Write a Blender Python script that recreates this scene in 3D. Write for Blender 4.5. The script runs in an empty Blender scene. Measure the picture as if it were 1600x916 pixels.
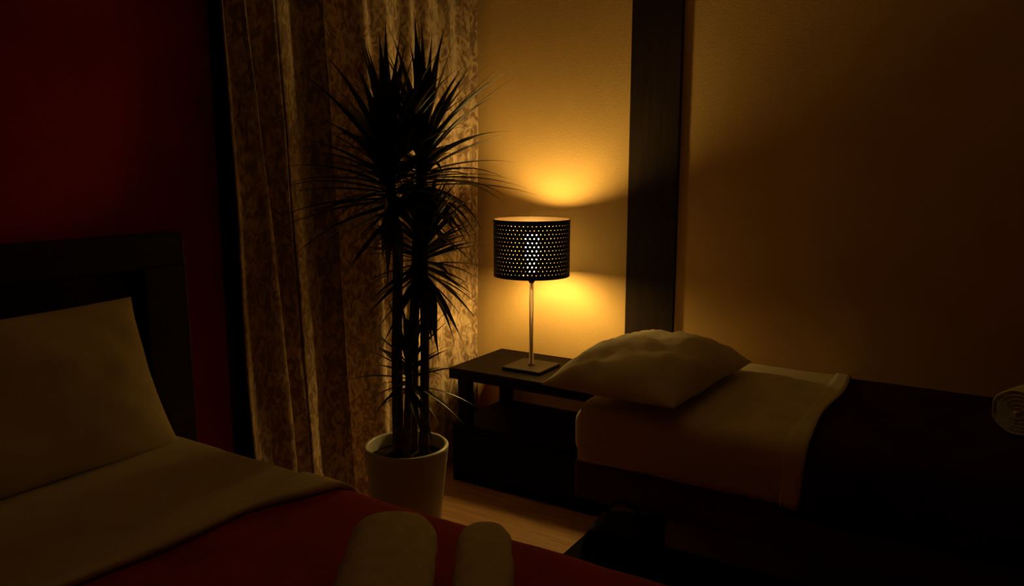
import bpy, bmesh, math, random
from mathutils import Vector, Matrix, noise

random.seed(7)
S = bpy.context.scene
COL = S.collection

# ------------------------------------------------------------------ camera
cam = bpy.data.objects.new('camera', bpy.data.cameras.new('camera'))
COL.objects.link(cam)
cam.data.sensor_width = 36.0
cam.data.lens = 27.0
cam.data.clip_start = 0.02
PITCH = math.atan(193 / 1200)
HEAD = math.radians(32)
CAMZ = 1.25
cam.location = (0, 0, CAMZ)
cam.rotation_euler = (math.pi / 2 - PITCH, 0, HEAD)
S.camera = cam

# ------------------------------------------------------------------ world, exposure
world = bpy.data.worlds.new('world')
S.world = world
world.use_nodes = True
world.node_tree.nodes['Background'].inputs[0].default_value = (0, 0, 0, 1)
world.node_tree.nodes['Background'].inputs[1].default_value = 0.0
S.view_settings.view_transform = 'Standard'
S.view_settings.look = 'None'
S.view_settings.gamma = 1.0
S.view_settings.use_curve_mapping = False
S.view_settings.exposure = 0.3
BULB_STRENGTH = 185.0
BULB_COLOR = (1.0, 0.66, 0.17)
# the lamp on the nightstand is the only light of the closed room

# ------------------------------------------------------------------ places
XW = -1.977          # headboard wall
YB = 2.795            # lamp wall
XR, YF, ZC = 2.6, -1.7, 2.62
FW = Vector((-math.sin(HEAD) * math.cos(PITCH), math.cos(HEAD) * math.cos(PITCH), -math.sin(PITCH)))
RT = Vector((math.cos(HEAD), math.sin(HEAD), 0))
UP = RT.cross(FW)
CAM = Vector((0, 0, CAMZ))


def spot(px, py, depth):
    """survey: a point of the room measured off the photograph (1600x916) at a known distance"""
    d = FW * 1200 + RT * (px - 800) - UP * (py - 458)
    return CAM + d * (depth / 1200)


# ------------------------------------------------------------------ materials
MATS = {}


def mat(name, color, rough=0.6, spec=0.3, metallic=0.0, var=0.0, scale=8.0, color2=None,
        bump=0.0, bscale=60.0, stretch=(1, 1, 1), sheen=0.0, detail=4.0):
    m = bpy.data.materials.new(name)
    m.use_nodes = True
    nt = m.node_tree
    b = nt.nodes['Principled BSDF']
    b.inputs['Roughness'].default_value = rough
    b.inputs['Specular IOR Level'].default_value = spec
    b.inputs['Metallic'].default_value = metallic
    if sheen:
        b.inputs['Sheen Weight'].default_value = sheen
    b.inputs['Base Color'].default_value = (*color, 1)
    tc = nt.nodes.new('ShaderNodeTexCoord')
    mp = nt.nodes.new('ShaderNodeMapping')
    mp.inputs['Scale'].default_value = stretch
    nt.links.new(tc.outputs['Object'], mp.inputs['Vector'])
    if var or color2:
        n = nt.nodes.new('ShaderNodeTexNoise')
        n.inputs['Scale'].default_value = scale
        n.inputs['Detail'].default_value = detail
        nt.links.new(mp.outputs['Vector'], n.inputs['Vector'])
        r = nt.nodes.new('ShaderNodeValToRGB')
        r.color_ramp.elements[0].position = 0.32
        r.color_ramp.elements[1].position = 0.68
        c2 = color2 if color2 else tuple(min(1, c * (1 + var)) for c in color)
        c1 = color if color2 else tuple(c * (1 - var) for c in color)
        r.color_ramp.elements[0].color = (*c1, 1)
        r.color_ramp.elements[1].color = (*c2, 1)
        nt.links.new(n.outputs['Fac'], r.inputs['Fac'])
        nt.links.new(r.outputs['Color'], b.inputs['Base Color'])
    if bump:
        n2 = nt.nodes.new('ShaderNodeTexNoise')
        n2.inputs['Scale'].default_value = bscale
        n2.inputs['Detail'].default_value = 5
        nt.links.new(mp.outputs['Vector'], n2.inputs['Vector'])
        bp = nt.nodes.new('ShaderNodeBump')
        bp.inputs['Strength'].default_value = bump
        bp.inputs['Distance'].default_value = 0.01
        nt.links.new(n2.outputs['Fac'], bp.inputs['Height'])
        nt.links.new(bp.outputs['Normal'], b.inputs['Normal'])
    MATS[name] = m
    return m


mat('ochre_plaster', (0.70, 0.455, 0.19), 0.85, 0.15, var=0.07, scale=3.0, bump=0.12, bscale=140)
mat('red_plaster', (0.52, 0.030, 0.045), 0.8, 0.2, var=0.30, scale=2.6, bump=0.15, bscale=90)
mat('ceiling_paint', (0.82, 0.74, 0.60), 0.9, 0.1, var=0.03, scale=3)
mat('floor_wood', (0.38, 0.20, 0.085), 0.5, 0.3, var=0.22, scale=5, stretch=(1, 9, 1), bump=0.06, bscale=30)
mat('dark_board', (0.026, 0.014, 0.010), 0.7, 0.2, var=0.25, scale=6, stretch=(8, 8, 0.6), bump=0.05, bscale=40)
mat('dark_wood', (0.007, 0.0034, 0.0024), 0.6, 0.06, var=0.3, scale=7, stretch=(1, 8, 1), bump=0.04, bscale=40)
mat('headboard_wood', (0.024, 0.010, 0.009), 0.55, 0.25, var=0.3, scale=7, stretch=(8, 1, 8), bump=0.04, bscale=40)
mat('cream_cotton', (0.72, 0.63, 0.47), 0.9, 0.1, var=0.05, scale=12, bump=0.10, bscale=160, sheen=0.15)
mat('cream_band', (0.76, 0.67, 0.50), 0.9, 0.1, var=0.05, scale=12, bump=0.10, bscale=160, sheen=0.15)
mat('towel_terry', (0.86, 0.78, 0.58), 0.95, 0.05, var=0.10, scale=40, bump=0.5, bscale=420, sheen=0.3)
mat('red_blanket', (0.40, 0.008, 0.022), 0.95, 0.05, var=0.2, scale=10, bump=0.25, bscale=200, sheen=0.2)
mat('dark_blanket', (0.045, 0.010, 0.014), 0.95, 0.05, var=0.25, scale=10, bump=0.2, bscale=200)
mat('bed_base_cloth', (0.16, 0.065, 0.045), 0.9, 0.1, var=0.15, scale=20, bump=0.15, bscale=200)
mat('black_metal', (0.006, 0.005, 0.005), 0.6, 0.12)
mat('brass', (0.055, 0.030, 0.014), 0.55, 0.3, metallic=0.3, var=0.05)
mat('dark_steel', (0.016, 0.012, 0.011), 0.5, 0.2, metallic=0.0)
mat('steel', (0.42, 0.36, 0.32), 0.32, 0.5, metallic=1.0)
mat('pot_ceramic', (0.50, 0.49, 0.44), 0.35, 0.5, var=0.04, scale=5)
mat('soil', (0.035, 0.020, 0.012), 1.0, 0.05, var=0.5, scale=60, bump=1.0, bscale=90)
mat('cane_bark', (0.11, 0.075, 0.05), 0.9, 0.1, var=0.35, scale=20, stretch=(1, 1, 4), bump=0.5, bscale=60)
mat('leaf_green', (0.030, 0.055, 0.022), 0.42, 0.4, color2=(0.060, 0.050, 0.026), scale=9)
mat('rug_black', (0.010, 0.009, 0.010), 1.0, 0.02, var=0.3, scale=40, bump=0.5, bscale=200)
mat('bag_black', (0.010, 0.009, 0.010), 0.7, 0.15, var=0.2, scale=20, bump=0.2, bscale=120)


def curtain_material():
    m = bpy.data.materials.new('curtain_damask')
    m.use_nodes = True
    nt = m.node_tree
    b = nt.nodes['Principled BSDF']
    b.inputs['Roughness'].default_value = 0.7
    b.inputs['Specular IOR Level'].default_value = 0.25
    b.inputs['Sheen Weight'].default_value = 0.3
    tc = nt.nodes.new('ShaderNodeTexCoord')
    mp = nt.nodes.new('ShaderNodeMapping')
    mp.inputs['Scale'].default_value = (1, 1, 0.55)
    nt.links.new(tc.outputs['Object'], mp.inputs['Vector'])
    n = nt.nodes.new('ShaderNodeTexNoise')
    n.inputs['Scale'].default_value = 38
    n.inputs['Detail'].default_value = 5
    n.inputs['Distortion'].default_value = 1.6
    nt.links.new(mp.outputs['Vector'], n.inputs['Vector'])
    r = nt.nodes.new('ShaderNodeValToRGB')
    r.color_ramp.elements[0].position = 0.42
    r.color_ramp.elements[0].color = (0.24, 0.14, 0.08, 1)
    r.color_ramp.elements[1].position = 0.60
    r.color_ramp.elements[1].color = (0.58, 0.41, 0.25, 1)
    nt.links.new(n.outputs['Fac'], r.inputs['Fac'])
    nt.links.new(r.outputs['Color'], b.inputs['Base Color'])
    n2 = nt.nodes.new('ShaderNodeTexNoise')
    n2.inputs['Scale'].default_value = 240
    nt.links.new(mp.outputs['Vector'], n2.inputs['Vector'])
    bp = nt.nodes.new('ShaderNodeBump')
    bp.inputs['Strength'].default_value = 0.25
    bp.inputs['Distance'].default_value = 0.004
    nt.links.new(n2.outputs['Fac'], bp.inputs['Height'])
    nt.links.new(bp.outputs['Normal'], b.inputs['Normal'])
    MATS['curtain_damask'] = m


curtain_material()


def emission(name, color, strength):
    m = bpy.data.materials.new(name)
    m.use_nodes = True
    nt = m.node_tree
    nt.nodes.remove(nt.nodes['Principled BSDF'])
    e = nt.nodes.new('ShaderNodeEmission')
    e.inputs[0].default_value = (*color, 1)
    e.inputs[1].default_value = strength
    nt.links.new(e.outputs[0], nt.nodes['Material Output'].inputs[0])
    MATS[name] = m


emission('bulb_glow', BULB_COLOR, BULB_STRENGTH)


# ------------------------------------------------------------------ helpers
def obj(name, bm, m, parent=None, smooth=True, label=None, cat=None, group=None, kind=None, offset=None):
    """link one bmesh as ONE mesh object; its vertices are given in the parent's space"""
    bmesh.ops.recalc_face_normals(bm, faces=bm.faces)
    me = bpy.data.meshes.new(name)
    bm.to_mesh(me)
    bm.free()
    for mm in (m if isinstance(m, (list, tuple)) else [m]):
        me.materials.append(MATS[mm])
    if smooth:
        for p in me.polygons:
            p.use_smooth = True
    o = bpy.data.objects.new(name, me)
    COL.objects.link(o)
    if parent:
        o.parent = parent
    if offset:
        o.location = offset
    tag(o, label, cat, group, kind)
    return o


def tag(o, label=None, cat=None, group=None, kind=None):
    if label:
        o['label'] = label
    if cat:
        o['category'] = cat
    if group:
        o['group'] = group
    if kind:
        o['kind'] = kind


def thing(name, loc, label, cat, group=None, rotz=0.0):
    o = bpy.data.objects.new(name, None)
    o.empty_display_size = 0.1
    COL.objects.link(o)
    o.location = loc
    o.rotation_euler = (0, 0, rotz)
    tag(o, label, cat, group)
    return o


def box(bm, x0, x1, y0, y1, z0, z1, bev=0.0, seg=2):
    r = bmesh.ops.create_cube(bm, size=1.0)
    vs = r['verts']
    for v in vs:
        v.co = Vector(((x0 + x1) / 2 + v.co.x * (x1 - x0), (y0 + y1) / 2 + v.co.y * (y1 - y0),
                       (z0 + z1) / 2 + v.co.z * (z1 - z0)))
    if bev:
        es = list({e for v in vs for e in v.link_edges})
        bmesh.ops.bevel(bm, geom=es, offset=bev, segments=seg, profile=0.5, affect='EDGES')
    return bm


def boxm(*a, **k):
    return box(bmesh.new(), *a, **k)


def lathe(bm, profile, seg=48, cx=0.0, cy=0.0, close=False):
    rings = []
    for r, z in profile:
        if r < 1e-6:
            rings.append([bm.verts.new((cx, cy, z))])
        else:
            rings.append([bm.verts.new((cx + r * math.cos(2 * math.pi * i / seg),
                                        cy + r * math.sin(2 * math.pi * i / seg), z)) for i in range(seg)])
    pairs = list(zip(rings, rings[1:])) + ([(rings[-1], rings[0])] if close else [])
    for a, b in pairs:
        for i in range(seg):
            j = (i + 1) % seg
            if len(a) == 1 and len(b) == 1:
                continue
            if len(a) == 1:
                bm.faces.new((a[0], b[i], b[j]))
            elif len(b) == 1:
                bm.faces.new((a[i], a[j], b[0]))
            else:
                bm.faces.new((a[i], a[j], b[j], b[i]))
    return bm


def tube(bm, pts, rads, seg=10, caps=True):
    rings = []
    n = len(pts)
    for i, p in enumerate(pts):
        t = (pts[min(n - 1, i + 1)] - pts[max(0, i - 1)]).normalized()
        a = Vector((0, 0, 1)) if abs(t.z) < 0.95 else Vector((1, 0, 0))
        u = t.cross(a).normalized()
        w = t.cross(u).normalized()
        r = rads[i] if isinstance(rads, (list, tuple)) else rads
        rings.append([bm.verts.new(p + (u * math.cos(2 * math.pi * k / seg) + w * math.sin(2 * math.pi * k / seg)) * r)
                      for k in range(seg)])
    for a, b in zip(rings, rings[1:]):
        for k in range(seg):
            bm.faces.new((a[k], a[(k + 1) % seg], b[(k + 1) % seg], b[k]))
    if caps:
        bm.faces.new(rings[0])
        bm.faces.new(rings[-1])
    return bm


def sm(t):
    t = max(0.0, min(1.0, t))
    return t * t * (3 - 2 * t)


# ------------------------------------------------------------------ the room
T = 0.12
obj('floor', boxm(XW - T, XR + T, YF - T, YB + T, -0.1, 0), 'floor_wood', smooth=False, kind='structure',
    label='brown wooden floor between the two beds', cat='floor')
obj('ceiling', boxm(XW - T, XR + T, YF - T, YB + T, ZC, ZC + 0.1), 'ceiling_paint', smooth=False, kind='structure',
    label='pale ceiling above the room', cat='ceiling')
obj('wall_left', boxm(XW - T, XW, YF - T, YB + T, 0, ZC), 'red_plaster', smooth=False, kind='structure',
    label='dark red painted wall behind the headboard', cat='wall')
obj('wall_back', boxm(XW, XR + T, YB, YB + T, 0, ZC), 'ochre_plaster', smooth=False, kind='structure',
    label='ochre wall lit by the lamp, behind the single bed', cat='wall')
obj('wall_right', boxm(XR, XR + T, YF, YB, 0, ZC), 'ochre_plaster', smooth=False, kind='structure',
    label='ochre wall past the foot of the single bed', cat='wall')
obj('wall_front', boxm(XW, XR, YF - T, YF, 0, ZC), 'ochre_plaster', smooth=False, kind='structure',
    label='ochre wall facing the lamp wall', cat='wall')
bm = bmesh.new()
box(bm, -1.208, -1.008, YB - 0.018, YB, 0.0, ZC, bev=0.004)
obj('trim_1', bm, 'dark_board', smooth=False, kind='structure',
    label='dark brown upright board on the lamp wall', cat='trim')
obj('trim_2', boxm(XW, XW + 0.03, 1.500, 1.552, 0, ZC, bev=0.004), 'dark_board', smooth=False, kind='structure',
    label='dark upright trim between red wall and curtain', cat='trim')

# ------------------------------------------------------------------ curtain
CX = -1.900


def yat(px):
    """place along the curtain wall seen in picture column px"""
    d = FW * 1200 + RT * (px - 800) - UP * (330 - 458)
    return (d * ((CX + 0.03) / d.x)).y


# fold ridges: picture column at the top, middle and bottom of what is seen
# (columns), depth factor, share of the fold that faces the lamp
FOLDS = [((368, 374, 379), 0.9, 0.30), ((397, 430, 448), 1.3, 0.30), ((447, 461, 472), 0.9, 0.80), ((508, 517, 527), 1.9, 0.30),
         ((577, 590, 594), 1.2, 0.55), ((616, 622, 628), 0.9, 0.72), ((648, 650, 652), 1.0, 0.72), ((677, 682, 684), 0.85, 0.72),
         ((708, 710, 712), 1.0, 0.72), ((737, 736, 736), 1.0, 0.72), ((752, 751, 750), 1.0, 0.72)]
ZT, ZM, ZB = 1.75, 1.10, 0.40
FY = [[yat(c) for c in f[0]] for f in FOLDS]


def fold_y(i, z):
    a, b, c = FY[i]
    if z >= ZM:
        return b + (a - b) * min(1.6, (z - ZM) / (ZT - ZM))
    return b + (c - b) * min(1.4, (ZM - z) / (ZM - ZB))


def curtain_pt(t, z):
    i = min(len(FY) - 2, int(t))
    f = t - i
    y = fold_y(i, z) * (1 - f) + fold_y(i + 1, z) * f
    width = fold_y(i + 1, z) - fold_y(i, z)
    amp = min(0.030, 0.10 * abs(width) + 0.005) * FOLDS[i][1]
    sp = FOLDS[i][2]
    g = f / sp if f < sp else (1 - f) / (1 - sp)       # face towards the lamp, then the return
    c = 0.5 + 0.5 * math.cos(math.pi * g)
    c = 0.5 * c + 0.5 * (1 - g)
    x = CX - amp + 2 * amp * c
    wob = noise.noise(Vector((t * 1.3, z * 1.5, 3.1))) * 0.012 + noise.noise(Vector((t * 4.0, z * 4.0, 9.1))) * 0.004
    y += noise.noise(Vector((t * 0.9, z * 0.8, 5.7))) * 0.010
    return Vector((max(XW + 0.012, x + wob), min(YB - 0.015, y), z))


def curtain(t0, t1, m, label):
    bm = bmesh.new()
    nt, nz = int((t1 - t0) * 20), 70
    grid = []
    for j in range(nz + 1):
        z = 0.012 + (ZC - 0.014) * j / nz
        grid.append([bm.verts.new(curtain_pt(t0 + (t1 - t0) * i / nt, z)) for i in range(nt + 1)])
    for j in range(nz):
        for i in range(nt):
            bm.faces.new((grid[j][i], grid[j][i + 1], grid[j + 1][i + 1], grid[j + 1][i]))
    c = obj('curtain', bm, m, label=label, cat='curtain')
    md = c.modifiers.new('thickness', 'SOLIDIFY')
    md.thickness = 0.004
    md.offset = -1


curtain(0.0, 1.97, 'curtain_damask', 'narrow curtain panel hanging next to the red wall')
curtain(2.0, len(FOLDS) - 1.001, 'curtain_damask', 'brown patterned curtain falling in folds behind the potted plant')

# ------------------------------------------------------------------ soft things
def drape_mesh(x0, x1f, ya, yb, zt, hem_a, hem_b, r, nx=46, wr=0.003, seed=0.0, pleat=0.0, hang_out=0.0, flare=0.0):
    """cloth laid across a mattress: profile across the bed, swept along it"""
    prof = []
    for k in range(7):
        prof.append((ya, hem_a + (zt - r - hem_a) * k / 7, 'a'))
    for k in range(6):
        a = math.pi / 2 * k / 6
        prof.append((ya + r * (1 - math.cos(a)), zt - r + r * math.sin(a), 't'))
    ny = 34
    for k in range(ny + 1):
        prof.append((ya + r + (yb - ya - 2 * r) * k / ny, zt, 't'))
    for k in range(1, 7):
        a = math.pi / 2 * k / 6
        prof.append((yb - r + r * math.sin(a), zt - r + r * math.cos(a), 't'))
    for k in range(1, 8):
        prof.append((yb, zt - r - (zt - r - hem_b) * k / 7, 'b'))
    bm = bmesh.new()
    rows = []
    for i in range(nx + 1):
        f = i / nx
        row = []
        for (y, z, s) in prof:
            x = x0 + (x1f(y, z) - x0) * f
            w = noise.noise(Vector((x * 4 + seed, y * 4, z * 3))) * wr + noise.noise(Vector((x * 11, y * 11 + seed, z * 8))) * wr * 0.45
            if s == 't':
                row.append(bm.verts.new((x, y, z + abs(w))))
            else:
                low = (zt - z) / max(0.01, zt - (hem_a if s == 'a' else hem_b))
                p = pleat * low * (0.5 + 0.5 * math.sin(x * 52 + 3 * noise.noise(Vector((x * 6, seed, 0))))) + abs(w) + flare * low
                row.append(bm.verts.new((x, y - p if s == 'a' else y + p, z + (0.002 * math.sin(x * 21 + seed) if low > 0.98 else 0))))
        rows.append(row)
    for a, b in zip(rows, rows[1:]):
        for k in range(len(prof) - 1):
            bm.faces.new((a[k], a[k + 1], b[k + 1], b[k]))
    return bm


def thick(o, t, off=1.0):
    m = o.modifiers.new('thickness', 'SOLIDIFY')
    m.thickness = t
    m.offset = off
    return o


def pillow_mesh(w, h, t, seed, pinch=0.09, n=30, wr=0.006, low=1.0, taper=0.0, pw=3.2):
    """closed pillow, lying in its own XY plane, thickness along Z"""
    bm = bmesh.new()

    def pt(u, v, s):
        k = max(0.0, (1 - abs(u) ** pw)) ** 0.6 * max(0.0, (1 - abs(v) ** pw)) ** 0.6
        x = w / 2 * u * (1 - pinch * (1 - abs(v) ** 2.0) * abs(u) ** 2)
        y = h / 2 * v * (1 - pinch * (1 - abs(u) ** 2.0) * abs(v) ** 2)
        x *= 1 - taper * v
        edge = k
        tt = t if s > 0 else t * low
        wn = (noise.noise(Vector((u * 2.2 + seed, v * 2.2, s * 2))) * wr * 1.6 +
              noise.noise(Vector((u * 6 + seed, v * 5, s * 2))) * wr) * min(1, edge * 2)
        return Vector((x, y, s * (tt / 2 * k + 0.003) + wn))
    top, bot = {}, {}
    for i in range(n + 1):
        for j in range(n + 1):
            u, v = math.sin((i / n - 0.5) * math.pi * 0.94) / math.sin(0.47 * math.pi), math.sin((j / n - 0.5) * math.pi * 0.94) / math.sin(0.47 * math.pi)
            top[i, j] = bm.verts.new(pt(u, v, 1))
            bot[i, j] = bm.verts.new(pt(u, v, -1))
    for i in range(n):
        for j in range(n):
            bm.faces.new((top[i, j], top[i + 1, j], top[i + 1, j + 1], top[i, j + 1]))
            bm.faces.new((bot[i, j], bot[i, j + 1], bot[i + 1, j + 1], bot[i + 1, j]))
    for i in range(n):
        bm.faces.new((top[i, 0], bot[i, 0], bot[i + 1, 0], top[i + 1, 0]))
        bm.faces.new((top[i, n], top[i + 1, n], bot[i + 1, n], bot[i, n]))
        bm.faces.new((top[0, i], top[0, i + 1], bot[0, i + 1], bot[0, i]))
        bm.faces.new((top[n, i], bot[n, i], bot[n, i + 1], top[n, i + 1]))
    return bm


def roll_mesh(length, w, h, round_end, turns=4, seg=40, groove=0.006, ex=0.86):
    """rolled towel lying along its own Y axis, resting on z = 0, spiral grooves in the ends"""
    bm = bmesh.new()
    rings = []

    def ring(y, k):
        out = []
        for i in range(seg):
            a = 2 * math.pi * i / seg
            c, s_ = math.cos(a), math.sin(a)
            x = w / 2 * k * math.copysign(abs(c) ** ex, c)
            z = h / 2 + h / 2 * k * math.copysign(abs(s_) ** ex, s_)
            bump_ = 0.0015 * math.sin(y * 60 + i) * k
            out.append(bm.verts.new((x + bump_, y, z)))
        return out
    seq = []
    m = turns * 2
    for e in range(m, 0, -1):       # near end, from the middle outwards
        k = (1 - e / (m + 1))
        seq.append((round_end * (1 - k ** 2) * -0.35 + (groove if e % 2 else 0), max(0.05, k * 0.93)))
    for q in range(5):
        a = q / 4 * math.pi / 2
        seq.append((round_end * (1 - math.sin(a)) * 0 + round_end * (1 - math.cos(a)) * 1.0, 0.93 + 0.07 * math.sin(a)))
    mid = 8
    body = [(round_end + (length - 2 * round_end) * q / mid, 1.0) for q in range(1, mid)]
    full = seq + body + [(length - y, k) for y, k in reversed(seq)]
    rings = [ring(y, k) for y, k in full]
    for a, b in zip(rings, rings[1:]):
        for i in range(seg):
            bm.faces.new((a[i], a[(i + 1) % seg], b[(i + 1) % seg], b[i]))
    bm.faces.new(rings[0])
    bm.faces.new(rings[-1])
    return bm


# ------------------------------------------------------------------ double bed (headboard on the red wall)
B1Y0, B1Y1, B1Z = -0.42, 1.215, 0.55
B1X0, B1X1 = -1.885, 0.12
db = thing('double_bed', (-0.9, 0.4, 0), 'double bed with a dark framed wooden headboard on the red wall', 'bed')
ox = Vector((0.9, -0.4, 0))
obj('bed_base', boxm(B1X0, B1X1, B1Y0 + 0.01, B1Y1 - 0.01, 0.10, 0.29, bev=0.012), 'dark_wood', db, offset=ox, smooth=False)
for lx in (B1X0 + 0.12, B1X1 - 0.12):
    for ly in (B1Y0 + 0.12, B1Y1 - 0.12):
        obj('leg', boxm(lx - 0.035, lx + 0.035, ly - 0.035, ly + 0.035, 0, 0.10, bev=0.004), 'dark_wood', db, offset=ox, smooth=False)
obj('mattress', boxm(B1X0, B1X1, B1Y0, B1Y1, 0.292, B1Z - 0.012, bev=0.05, seg=5), 'cream_cotton', db, offset=ox)
HX0, HX1, HY0, HY1, HZ = XW + 0.001, -1.905, -0.53, 1.327, 1.078
hb = obj('headboard', boxm(HX0, HX1 - 0.03, HY0 + 0.02, HY1 - 0.02, 0.02, HZ - 0.03), 'headboard_wood', db, offset=ox, smooth=False,
         label='dark wooden headboard with a sunken panel')
obj('rail', boxm(HX0, HX1, HY0, HY1, HZ - 0.09, HZ, bev=0.006), 'headboard_wood', hb, smooth=False)
obj('rail', boxm(HX0, HX1, HY0 + 0.12, HY1 - 0.12, 0.30, 0.42, bev=0.006), 'headboard_wood', hb, smooth=False)
for ya in (HY0, HY1 - 0.13):
    obj('post', boxm(HX0, HX1 + 0.003, ya, ya + 0.13, 0.0, HZ - 0.088, bev=0.006), 'headboard_wood', hb, smooth=False)

sheet = obj('bed_sheet', drape_mesh(B1X0 + 0.004, lambda y, z: -1.268 + 0.10 * sm((y - 0.95) / 0.27) + 0.012 * math.sin(y * 9),
                                    B1Y0, B1Y1, B1Z - 0.002, 0.32, 0.33, 0.055, wr=0.004, seed=2.0, pleat=0.010, flare=0.004),
            'cream_cotton', label='cream sheet turned down over the red blanket of the double bed', cat='sheet')
thick(sheet, 0.006)
band = obj('hem_band', drape_mesh(-1.305, lambda y, z: -1.264 + 0.10 * sm((y - 0.95) / 0.27) + 0.012 * math.sin(y * 9),
                                  B1Y0 - 0.002, B1Y1 + 0.002, B1Z + 0.001, 0.318, 0.328, 0.057, nx=4, wr=0.004, seed=2.0, pleat=0.010, flare=0.006),
           'cream_band', sheet)
thick(band, 0.010)
bl = obj('blanket', drape_mesh(-1.34, lambda y, z: B1X1 + 0.01, B1Y0 - 0.003, B1Y1 + 0.003, B1Z - 0.013, 0.22, 0.20, 0.06,
                               nx=60, wr=0.004, seed=7.0, pleat=0.016, flare=0.012),
         'red_blanket', label='red blanket spread over the double bed', cat='blanket')
thick(bl, 0.007)

# pillow standing against the headboard
p1 = obj('pillow', pillow_mesh(0.78, 0.40, 0.15, 4.0, pinch=0.045, wr=0.007, taper=0.045), 'cream_cotton',
         label='cream pillow standing against the dark headboard of the double bed', cat='pillow')
tilt = math.radians(74)
# own X -> along the wall (y), own Y -> up the headboard, own Z -> into the room
Rm = Matrix(((0, -math.cos(tilt), math.sin(tilt)), (1, 0, 0), (0, math.sin(tilt), math.cos(tilt)))).to_4x4()
p1.matrix_world = Matrix.Translation((-1.806, 0.757, 0.735)) @ Rm

# rolled towels on the red blanket
ang = math.atan2(0.82, -0.56) - math.pi / 2
tw = obj('rolled_towel', roll_mesh(0.34, 0.150, 0.105, 0.040), 'towel_terry',
         label='wide cream rolled towel on the red blanket', cat='towel', group='rolled towels')
tw.location = (-0.657, 0.688, B1Z + 0.006)
tw.rotation_euler = (0, 0, ang)
tw = obj('rolled_towel', roll_mesh(0.32, 0.096, 0.088, 0.070), 'towel_terry',
         label='narrow cream rolled towel beside the wide one on red blanket', cat='towel', group='rolled towels')
tw.location = (-0.536, 0.780, B1Z + 0.006)
tw.rotation_euler = (0, 0, ang - 0.02)

# ------------------------------------------------------------------ single bed along the lamp wall
B2X0, B2X1, B2Y0, B2Y1, B2Z = -1.022, 0.98, 1.965, 2.765, 0.56
sb = thing('single_bed', (0, 2.37, 0), 'single bed on a brown base along the ochre lamp wall', 'bed')
o2 = Vector((0, -2.37, 0))
obj('bed_base', boxm(B2X0 + 0.012, B2X1, B2Y0 + 0.004, B2Y1, 0.268, 0.392, bev=0.012, seg=3), 'bed_base_cloth', sb, offset=o2, smooth=False)
for lx in (B2X0 + 0.22, B2X1 - 0.14):
    for ly in (B2Y0 + 0.14, B2Y1 - 0.10):
        b_ = bmesh.new()
        fz = 0.0125 if (lx < 0.3 and ly < 2.3) else 0.0     # this foot stands on the rug
        lathe(b_, [(0, fz), (0.028, fz), (0.032, 0.03), (0.036, 0.262), (0.05, 0.268), (0, 0.268)], 20, lx, ly)
        obj('leg', b_, 'dark_wood', sb, offset=o2)
bm = boxm(B2X0, B2X1, B2Y0, B2Y1, 0.396, B2Z - 0.012, bev=0.045, seg=5)
obj('mattress', bm, 'cream_cotton', sb, offset=o2)
sheet2 = obj('bed_sheet', drape_mesh(B2X0 + 0.03, lambda y, z: -0.362 + 0.008 * math.sin(y * 11 + z * 9), B2Y0, B2Y1, B2Z - 0.003, 0.396, 0.40, 0.05,
                                     nx=60, wr=0.005, seed=12.0, pleat=0.004, flare=0.002),
             'cream_cotton', label='cream sheet on the single bed, ending at the dark blanket', cat='sheet')
for v in sheet2.data.vertices:          # small pleats where the sheet nears the blanket
    if v.co.y < B2Y0 + 0.004 and v.co.z < B2Z - 0.05:
        f = (B2Z - 0.053 - v.co.z) / (B2Z - 0.053 - 0.396)
        v.co.y -= 0.005 * f * (0.5 + 0.5 * math.sin(v.co.x * 140)) * sm((v.co.x + 0.62) / 0.2)
thick(sheet2, 0.005)
band2 = obj('hem_band', drape_mesh(-0.405, lambda y, z: -0.358 + 0.008 * math.sin(y * 11 + z * 9), B2Y0 - 0.004, B2Y1 + 0.002, B2Z, 0.394, 0.40, 0.052,
                                   nx=4, wr=0.005, seed=12.0, pleat=0.006, flare=0.004), 'cream_band', sheet2)
thick(band2, 0.008)
bl2 = obj('blanket', drape_mesh(-0.40, lambda y, z: B2X1 + 0.01, B2Y0 - 0.003, B2Y1 + 0.004, B2Z - 0.011, 0.372, 0.40, 0.055,
                                nx=60, wr=0.004, seed=17.0, pleat=0.006, flare=0.006),
          'dark_blanket', label='very dark red blanket over the single bed', cat='blanket')
thick(bl2, 0.007)

p2 = obj('pillow', pillow_mesh(0.69, 0.42, 0.215, 9.0, pinch=0.04, wr=0.010, low=0.22, pw=3.2), 'cream_cotton',
         label='plump cream pillow lying on the single bed beside the lamp', cat='pillow')
p2.location = (-0.885, 2.275, B2Z + 0.046)
p2.rotation_euler = (0, math.radians(1.5), math.radians(88))

tw = obj('rolled_towel', roll_mesh(0.30, 0.130, 0.122, 0.012, turns=5, groove=0.012, ex=1.0), 'towel_terry',
         label='cream rolled towel lying on the dark blanket of the single bed', cat='towel', group='rolled towels')
tw.location = (0.095, 2.33, B2Z + 0.003)
tw.rotation_euler = (0, 0, math.radians(-24))

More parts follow.
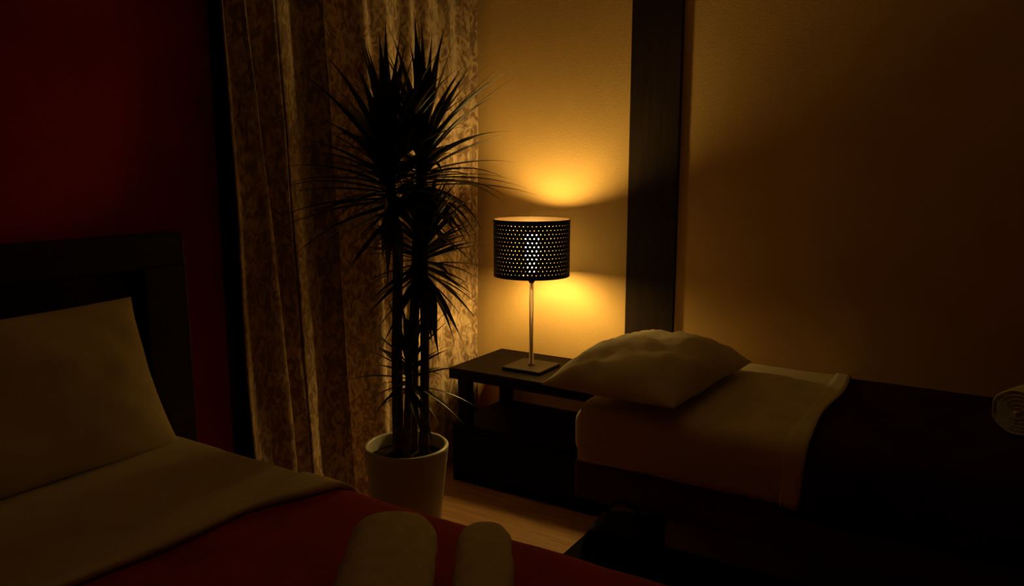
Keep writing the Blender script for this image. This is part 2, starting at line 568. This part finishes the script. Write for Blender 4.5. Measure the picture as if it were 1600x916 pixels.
# ------------------------------------------------------------------ nightstand
NX0, NX1, NY0, NY1, NZT = -1.795, -1.115, 2.395, 2.785, 0.47
ns = thing('nightstand', (-1.46, 2.6, 0), 'dark wooden nightstand with open middle under the lamp', 'nightstand')
o3 = Vector((1.46, -2.6, 0))
obj('tabletop', boxm(NX0, NX1, NY0, NY1, NZT - 0.045, NZT, bev=0.004), 'dark_wood', ns, offset=o3, smooth=False)
for lx in (NX0 + 0.03, NX1 - 0.075):
    for ly in (NY0 + 0.02, NY1 - 0.065):
        obj('leg', boxm(lx, lx + 0.045, ly, ly + 0.045, 0.242, NZT - 0.0455), 'dark_wood', ns, offset=o3, smooth=False)
obj('body', boxm(NX0 + 0.012, NX1 - 0.012, NY0 + 0.004, NY1, 0.0, 0.242, bev=0.003), 'dark_wood', ns, offset=o3, smooth=False)
obj('drawer_front', boxm(NX0 + 0.03, NX1 - 0.03, NY0 - 0.012, NY0 + 0.0035, 0.035, 0.215, bev=0.004), 'dark_wood', ns, offset=o3, smooth=False)

# ------------------------------------------------------------------ lamp
LX, LY = -1.507, 2.556
lamp = thing('table_lamp', (LX, LY, NZT), 'black perforated drum lamp glowing on the nightstand', 'lamp')
obj('base', boxm(-0.085, 0.085, -0.085, 0.085, 0.0006, 0.014, bev=0.003), 'dark_steel', lamp, smooth=False)
SB, ST, SR = 0.372, 0.592, 0.148      # shade bottom, top, radius (over the table)
obj('pole', lathe(bmesh.new(), [(0, 0.014), (0.016, 0.014), (0.0085, 0.022), (0.0085, 0.346), (0.0, 0.347)], 20), 'steel', lamp)
obj('socket', lathe(bmesh.new(), [(0, 0.344), (0.010, 0.344), (0.013, 0.350), (0.013, 0.372), (0.011, 0.375), (0, 0.3752)], 20), 'black_metal', lamp)
obj('bulb', lathe(bmesh.new(), [(0, 0.3755), (0.015, 0.376), (0.017, 0.395), (0.020, 0.425), (0.027, 0.455), (0.031, 0.480), (0.030, 0.506),
                                (0.022, 0.528), (0.010, 0.539), (0, 0.541)], 20), 'bulb_glow', lamp, label='glowing warm light bulb')
bm = bmesh.new()
for zz in (SB + 0.028,):
    for k in range(3):
        a = 2 * math.pi * k / 3 + 0.4
        tube(bm, [Vector((0.012 * math.cos(a), 0.012 * math.sin(a), zz - 0.025)), Vector(((SR - 0.002) * math.cos(a), (SR - 0.002) * math.sin(a), zz - 0.02))], 0.0018, 6)
obj('shade_holder', bm, 'steel', lamp)
# perforated drum: every hole is cut
bm = bmesh.new()
NC, NR = 58, 13
m0, m1 = SB + 0.012, ST - 0.012
ph = (m1 - m0) / NR


def cyl(a, z):
    return bm.verts.new((SR * math.cos(a), SR * math.sin(a), z))


for za, zb in ((SB, m0), (m1, ST)):
    for i in range(NC * 2):
        a0, a1 = math.pi * i / NC, math.pi * (i + 1) / NC
        bm.faces.new((cyl(a0, za), cyl(a1, za), cyl(a1, zb), cyl(a0, zb)))
HS = 0.135
for r in range(NR):
    z0 = m0 + ph * r
    z1 = z0 + ph
    zc = (z0 + z1) / 2
    for i in range(NC):
        off = 0.5 * (r % 2)
        a0 = 2 * math.pi * (i + off) / NC
        a1 = 2 * math.pi * (i + 1 + off) / NC
        ac = (a0 + a1) / 2
        da = (a1 - a0) * HS
        dz = ph * HS * 1.15
        q = [cyl(a0, z0), cyl(a1, z0), cyl(a1, z1), cyl(a0, z1)]
        h = [cyl(ac, zc - dz), cyl(ac + da, zc), cyl(ac, zc + dz), cyl(ac - da, zc)]
        for k in range(4):
            n_ = (k + 1) % 4
            bm.faces.new((q[k], q[n_], h[k]))
            bm.faces.new((q[n_], h[n_], h[k]))
bmesh.ops.remove_doubles(bm, verts=bm.verts, dist=1e-5)
shade = obj('shade', bm, ['black_metal', 'brass'], lamp, smooth=False, label='black drum shade pierced with rows of small diamond holes')
sd = shade.modifiers.new('thickness', 'SOLIDIFY')
sd.thickness = 0.0016
sd.offset = -1
sd.material_offset = 1

# ------------------------------------------------------------------ potted plant
PD = 2.40
rim = spot(635, 694, PD)
PX, PY, PZ = rim.x, rim.y, rim.z
pl = thing('potted_dracaena', (PX, PY, 0), 'tall potted dracaena with spiky leaves in a pale pot', 'plant')
RR = 0.131
obj('pot', lathe(bmesh.new(), [(0, 0.004), (0.082, 0.0), (0.088, 0.004), (0.112, PZ * 0.55), (RR, PZ - 0.012), (RR + 0.001, PZ - 0.004), (RR - 0.003, PZ), (RR - 0.010, PZ),
                               (RR - 0.013, PZ - 0.004), (0.104, PZ * 0.6), (0.09, PZ * 0.5), (0, PZ * 0.5)], 64), 'pot_ceramic', pl,
    label='pale tapered pot')
bm = bmesh.new()
lathe(bm, [(0, PZ - 0.035), (0.04, PZ - 0.034), (0.08, PZ - 0.037), (RR - 0.016, PZ - 0.040)], 40)
for v in bm.verts:
    v.co.z += noise.noise(v.co * 40) * 0.006
obj('soil', bm, 'soil', pl)
ORI = Vector((PX, PY, 0))


def cane(pts, r0, r1):
    """pts are room points from the soil up to the crown"""
    pp = []
    for a, b in zip(pts, pts[1:]):
        for k in range(6):
            pp.append(a.lerp(b, k / 6))
    pp.append(pts[-1])
    n = len(pp)
    sm_ = [pp[0]]
    for i in range(1, n - 1):
        sm_.append((pp[i - 1] + pp[i] * 2 + pp[i + 1]) / 4)
    sm_.append(pp[-1])
    rads = [r0 + (r1 - r0) * i / (n - 1) + 0.0012 * (i % 2) for i in range(n)]
    return obj('cane', tube(bmesh.new(), [p - ORI for p in sm_], rads, 12), 'cane_bark', pl)


def leaf(parent, root, az, el, length, width, droop, twist=0.0):
    """one strap leaf: leaves the crown at azimuth az and elevation el, arches over under its weight"""
    segs = 8
    p = root.copy()
    e = el
    pts = [p.copy()]
    dirs = []
    for k in range(segs):
        d = Vector((math.cos(az) * math.cos(e), math.sin(az) * math.cos(e), math.sin(e)))
        dirs.append(d)
        p = p + d * (length / segs)
        pts.append(p.copy())
        e -= droop / segs * (0.4 + 1.2 * k / segs) * max(0.15, math.cos(e))
        az += twist / segs
    # keep clear of curtain, walls, lamp and table
    for q in pts:
        if q.x < -1.835 or q.y > YB - 0.06 or q.z < 0.30:
            return None
        if (q.x - LX) ** 2 + (q.y - LY) ** 2 < 0.165 ** 2 and 0.78 < q.z < 1.10:
            return None
        if q.z < NZT + 0.02 and q.x > NX0 - 0.02 and q.y > NY0 - 0.03:
            return None
        t_ = (q - CAM)                     # leaves hang clear of the lamp shade as one looks into the corner
        if t_.dot(RT) / t_.dot(FW) > -0.030 and 0.55 < q.z < 1.13:
            return None
        if q.y < 1.26 and q.z < 0.62:
            return None
    bm = bmesh.new()
    rows = []
    for k, q in enumerate(pts):
        f = k / segs
        d = dirs[min(k, segs - 1)]
        side = d.cross(Vector((0, 0, 1)))
        side = side.normalized() if side.length > 1e-3 else Vector((-math.sin(az), math.cos(az), 0))
        nrm = side.cross(d).normalized()
        w = width * (0.75 + 0.25 * math.sin(math.pi * min(1, f * 1.6))) * (1 - sm((f - 0.45) / 0.55) * 0.94) * 0.5
        c = q - ORI
        rows.append([bm.verts.new(c + side * w + nrm * w * 0.35), bm.verts.new(c), bm.verts.new(c - side * w + nrm * w * 0.35)])
    for a, b in zip(rows, rows[1:]):
        bm.faces.new((a[0], a[1], b[1], b[0]))
        bm.faces.new((a[1], a[2], b[2], b[1]))
    o = obj('leaf', bm, 'leaf_green', parent)
    return o


def crown(parent, top, axis_len, count, lmin, lmax, el_lo, el_hi, droop, width, rnd, keep=None):
    made = 0
    tries = 0
    while made < count and tries < count * 8:
        tries += 1
        f = (made + rnd.random()) / count
        az = made * 2.39996 + rnd.uniform(-0.35, 0.35) + tries * 0.37
        el = el_lo + (el_hi - el_lo) * f ** 0.95 + rnd.uniform(-0.16, 0.16)
        el = min(el, math.radians(86))
        root = top + Vector((0.010 * math.cos(az), 0.010 * math.sin(az), (f - 0.85) * axis_len))
        L = rnd.uniform(lmin, lmax)
        if leaf(parent, root, az, el, L, width * rnd.uniform(0.8, 1.15), droop * rnd.uniform(0.5, 1.3), rnd.uniform(-0.3, 0.3)):
            made += 1


R_ = random.Random(11)
D2R = math.radians
zs = PZ - 0.06
base = lambda px, dep: (lambda q: Vector((q.x, q.y, zs)))(spot(px, 697, dep))
cA_top = spot(606, 240, 2.17)
cB_top = spot(660, 222, 2.24)
cC_top = spot(662, 372, 2.34)
cD_top = spot(640, 565, 2.38)
cA = cane([base(622, 2.42), spot(620, 560, 2.38), spot(622, 400, 2.29), cA_top], 0.0175, 0.013)
cB = cane([base(645, 2.44), spot(646, 560, 2.42), spot(650, 400, 2.35), cB_top], 0.016, 0.012)
cC = cane([base(662, 2.40), spot(664, 560, 2.39), cC_top], 0.015, 0.012)
cD = cane([base(634, 2.36), cD_top], 0.013, 0.011)
crown(cA, cA_top, 0.20, 84, 0.25, 0.38, D2R(-30), D2R(84), 0.7, 0.029, R_)
crown(cB, cB_top, 0.20, 84, 0.25, 0.37, D2R(-30), D2R(84), 0.7, 0.029, R_)
crown(cC, cC_top, 0.17, 90, 0.16, 0.29, D2R(-58), D2R(78), 0.55, 0.027, R_)
crown(cD, cD_top, 0.12, 40, 0.14, 0.24, D2R(-35), D2R(70), 0.7, 0.019, R_)

# ------------------------------------------------------------------ rug and bag on the floor
bm = boxm(-1.10, 0.3, 1.30, 2.30, 0.001, 0.012, bev=0.004)
obj('rug', bm, 'rug_black', smooth=False, label='black rug on the floor beside the single bed', cat='rug')
bag = thing('bag', (-0.79, 1.845, 0.013), 'small black bag with rounded top standing against the single bed', 'bag')
bm = bmesh.new()
sec = []
for k in range(25):
    a = math.pi * k / 24
    sec.append((0.115 * math.copysign(abs(math.cos(a)) ** 0.6, math.cos(a)), 0.12 + 0.17 * math.sin(a) ** 0.8))
sec = [(0.105, 0.0)] + sec + [(-0.105, 0.0)]
rows = []
for y, k in ((-0.07, 0.86), (-0.062, 0.95), (-0.04, 1.0), (0.0, 1.02), (0.04, 1.0), (0.062, 0.95), (0.07, 0.86)):
    rows.append([bm.verts.new((x * k, y, max(0.0, z * (0.5 + 0.5 * k)))) for x, z in sec])
for a, b in zip(rows, rows[1:]):
    for k in range(len(sec)):
        j = (k + 1) % len(sec)
        bm.faces.new((a[k], a[j], b[j], b[k]))
bm.faces.new(rows[0])
bm.faces.new(rows[-1])
obj('body', bm, 'bag_black', bag)
bm = bmesh.new()
tube(bm, [Vector((0.05 * math.cos(math.pi * k / 12), 0.0, 0.288 + 0.05 * math.sin(math.pi * k / 12))) for k in range(13)], 0.006, 8)
obj('handle', bm, 'bag_black', bag)
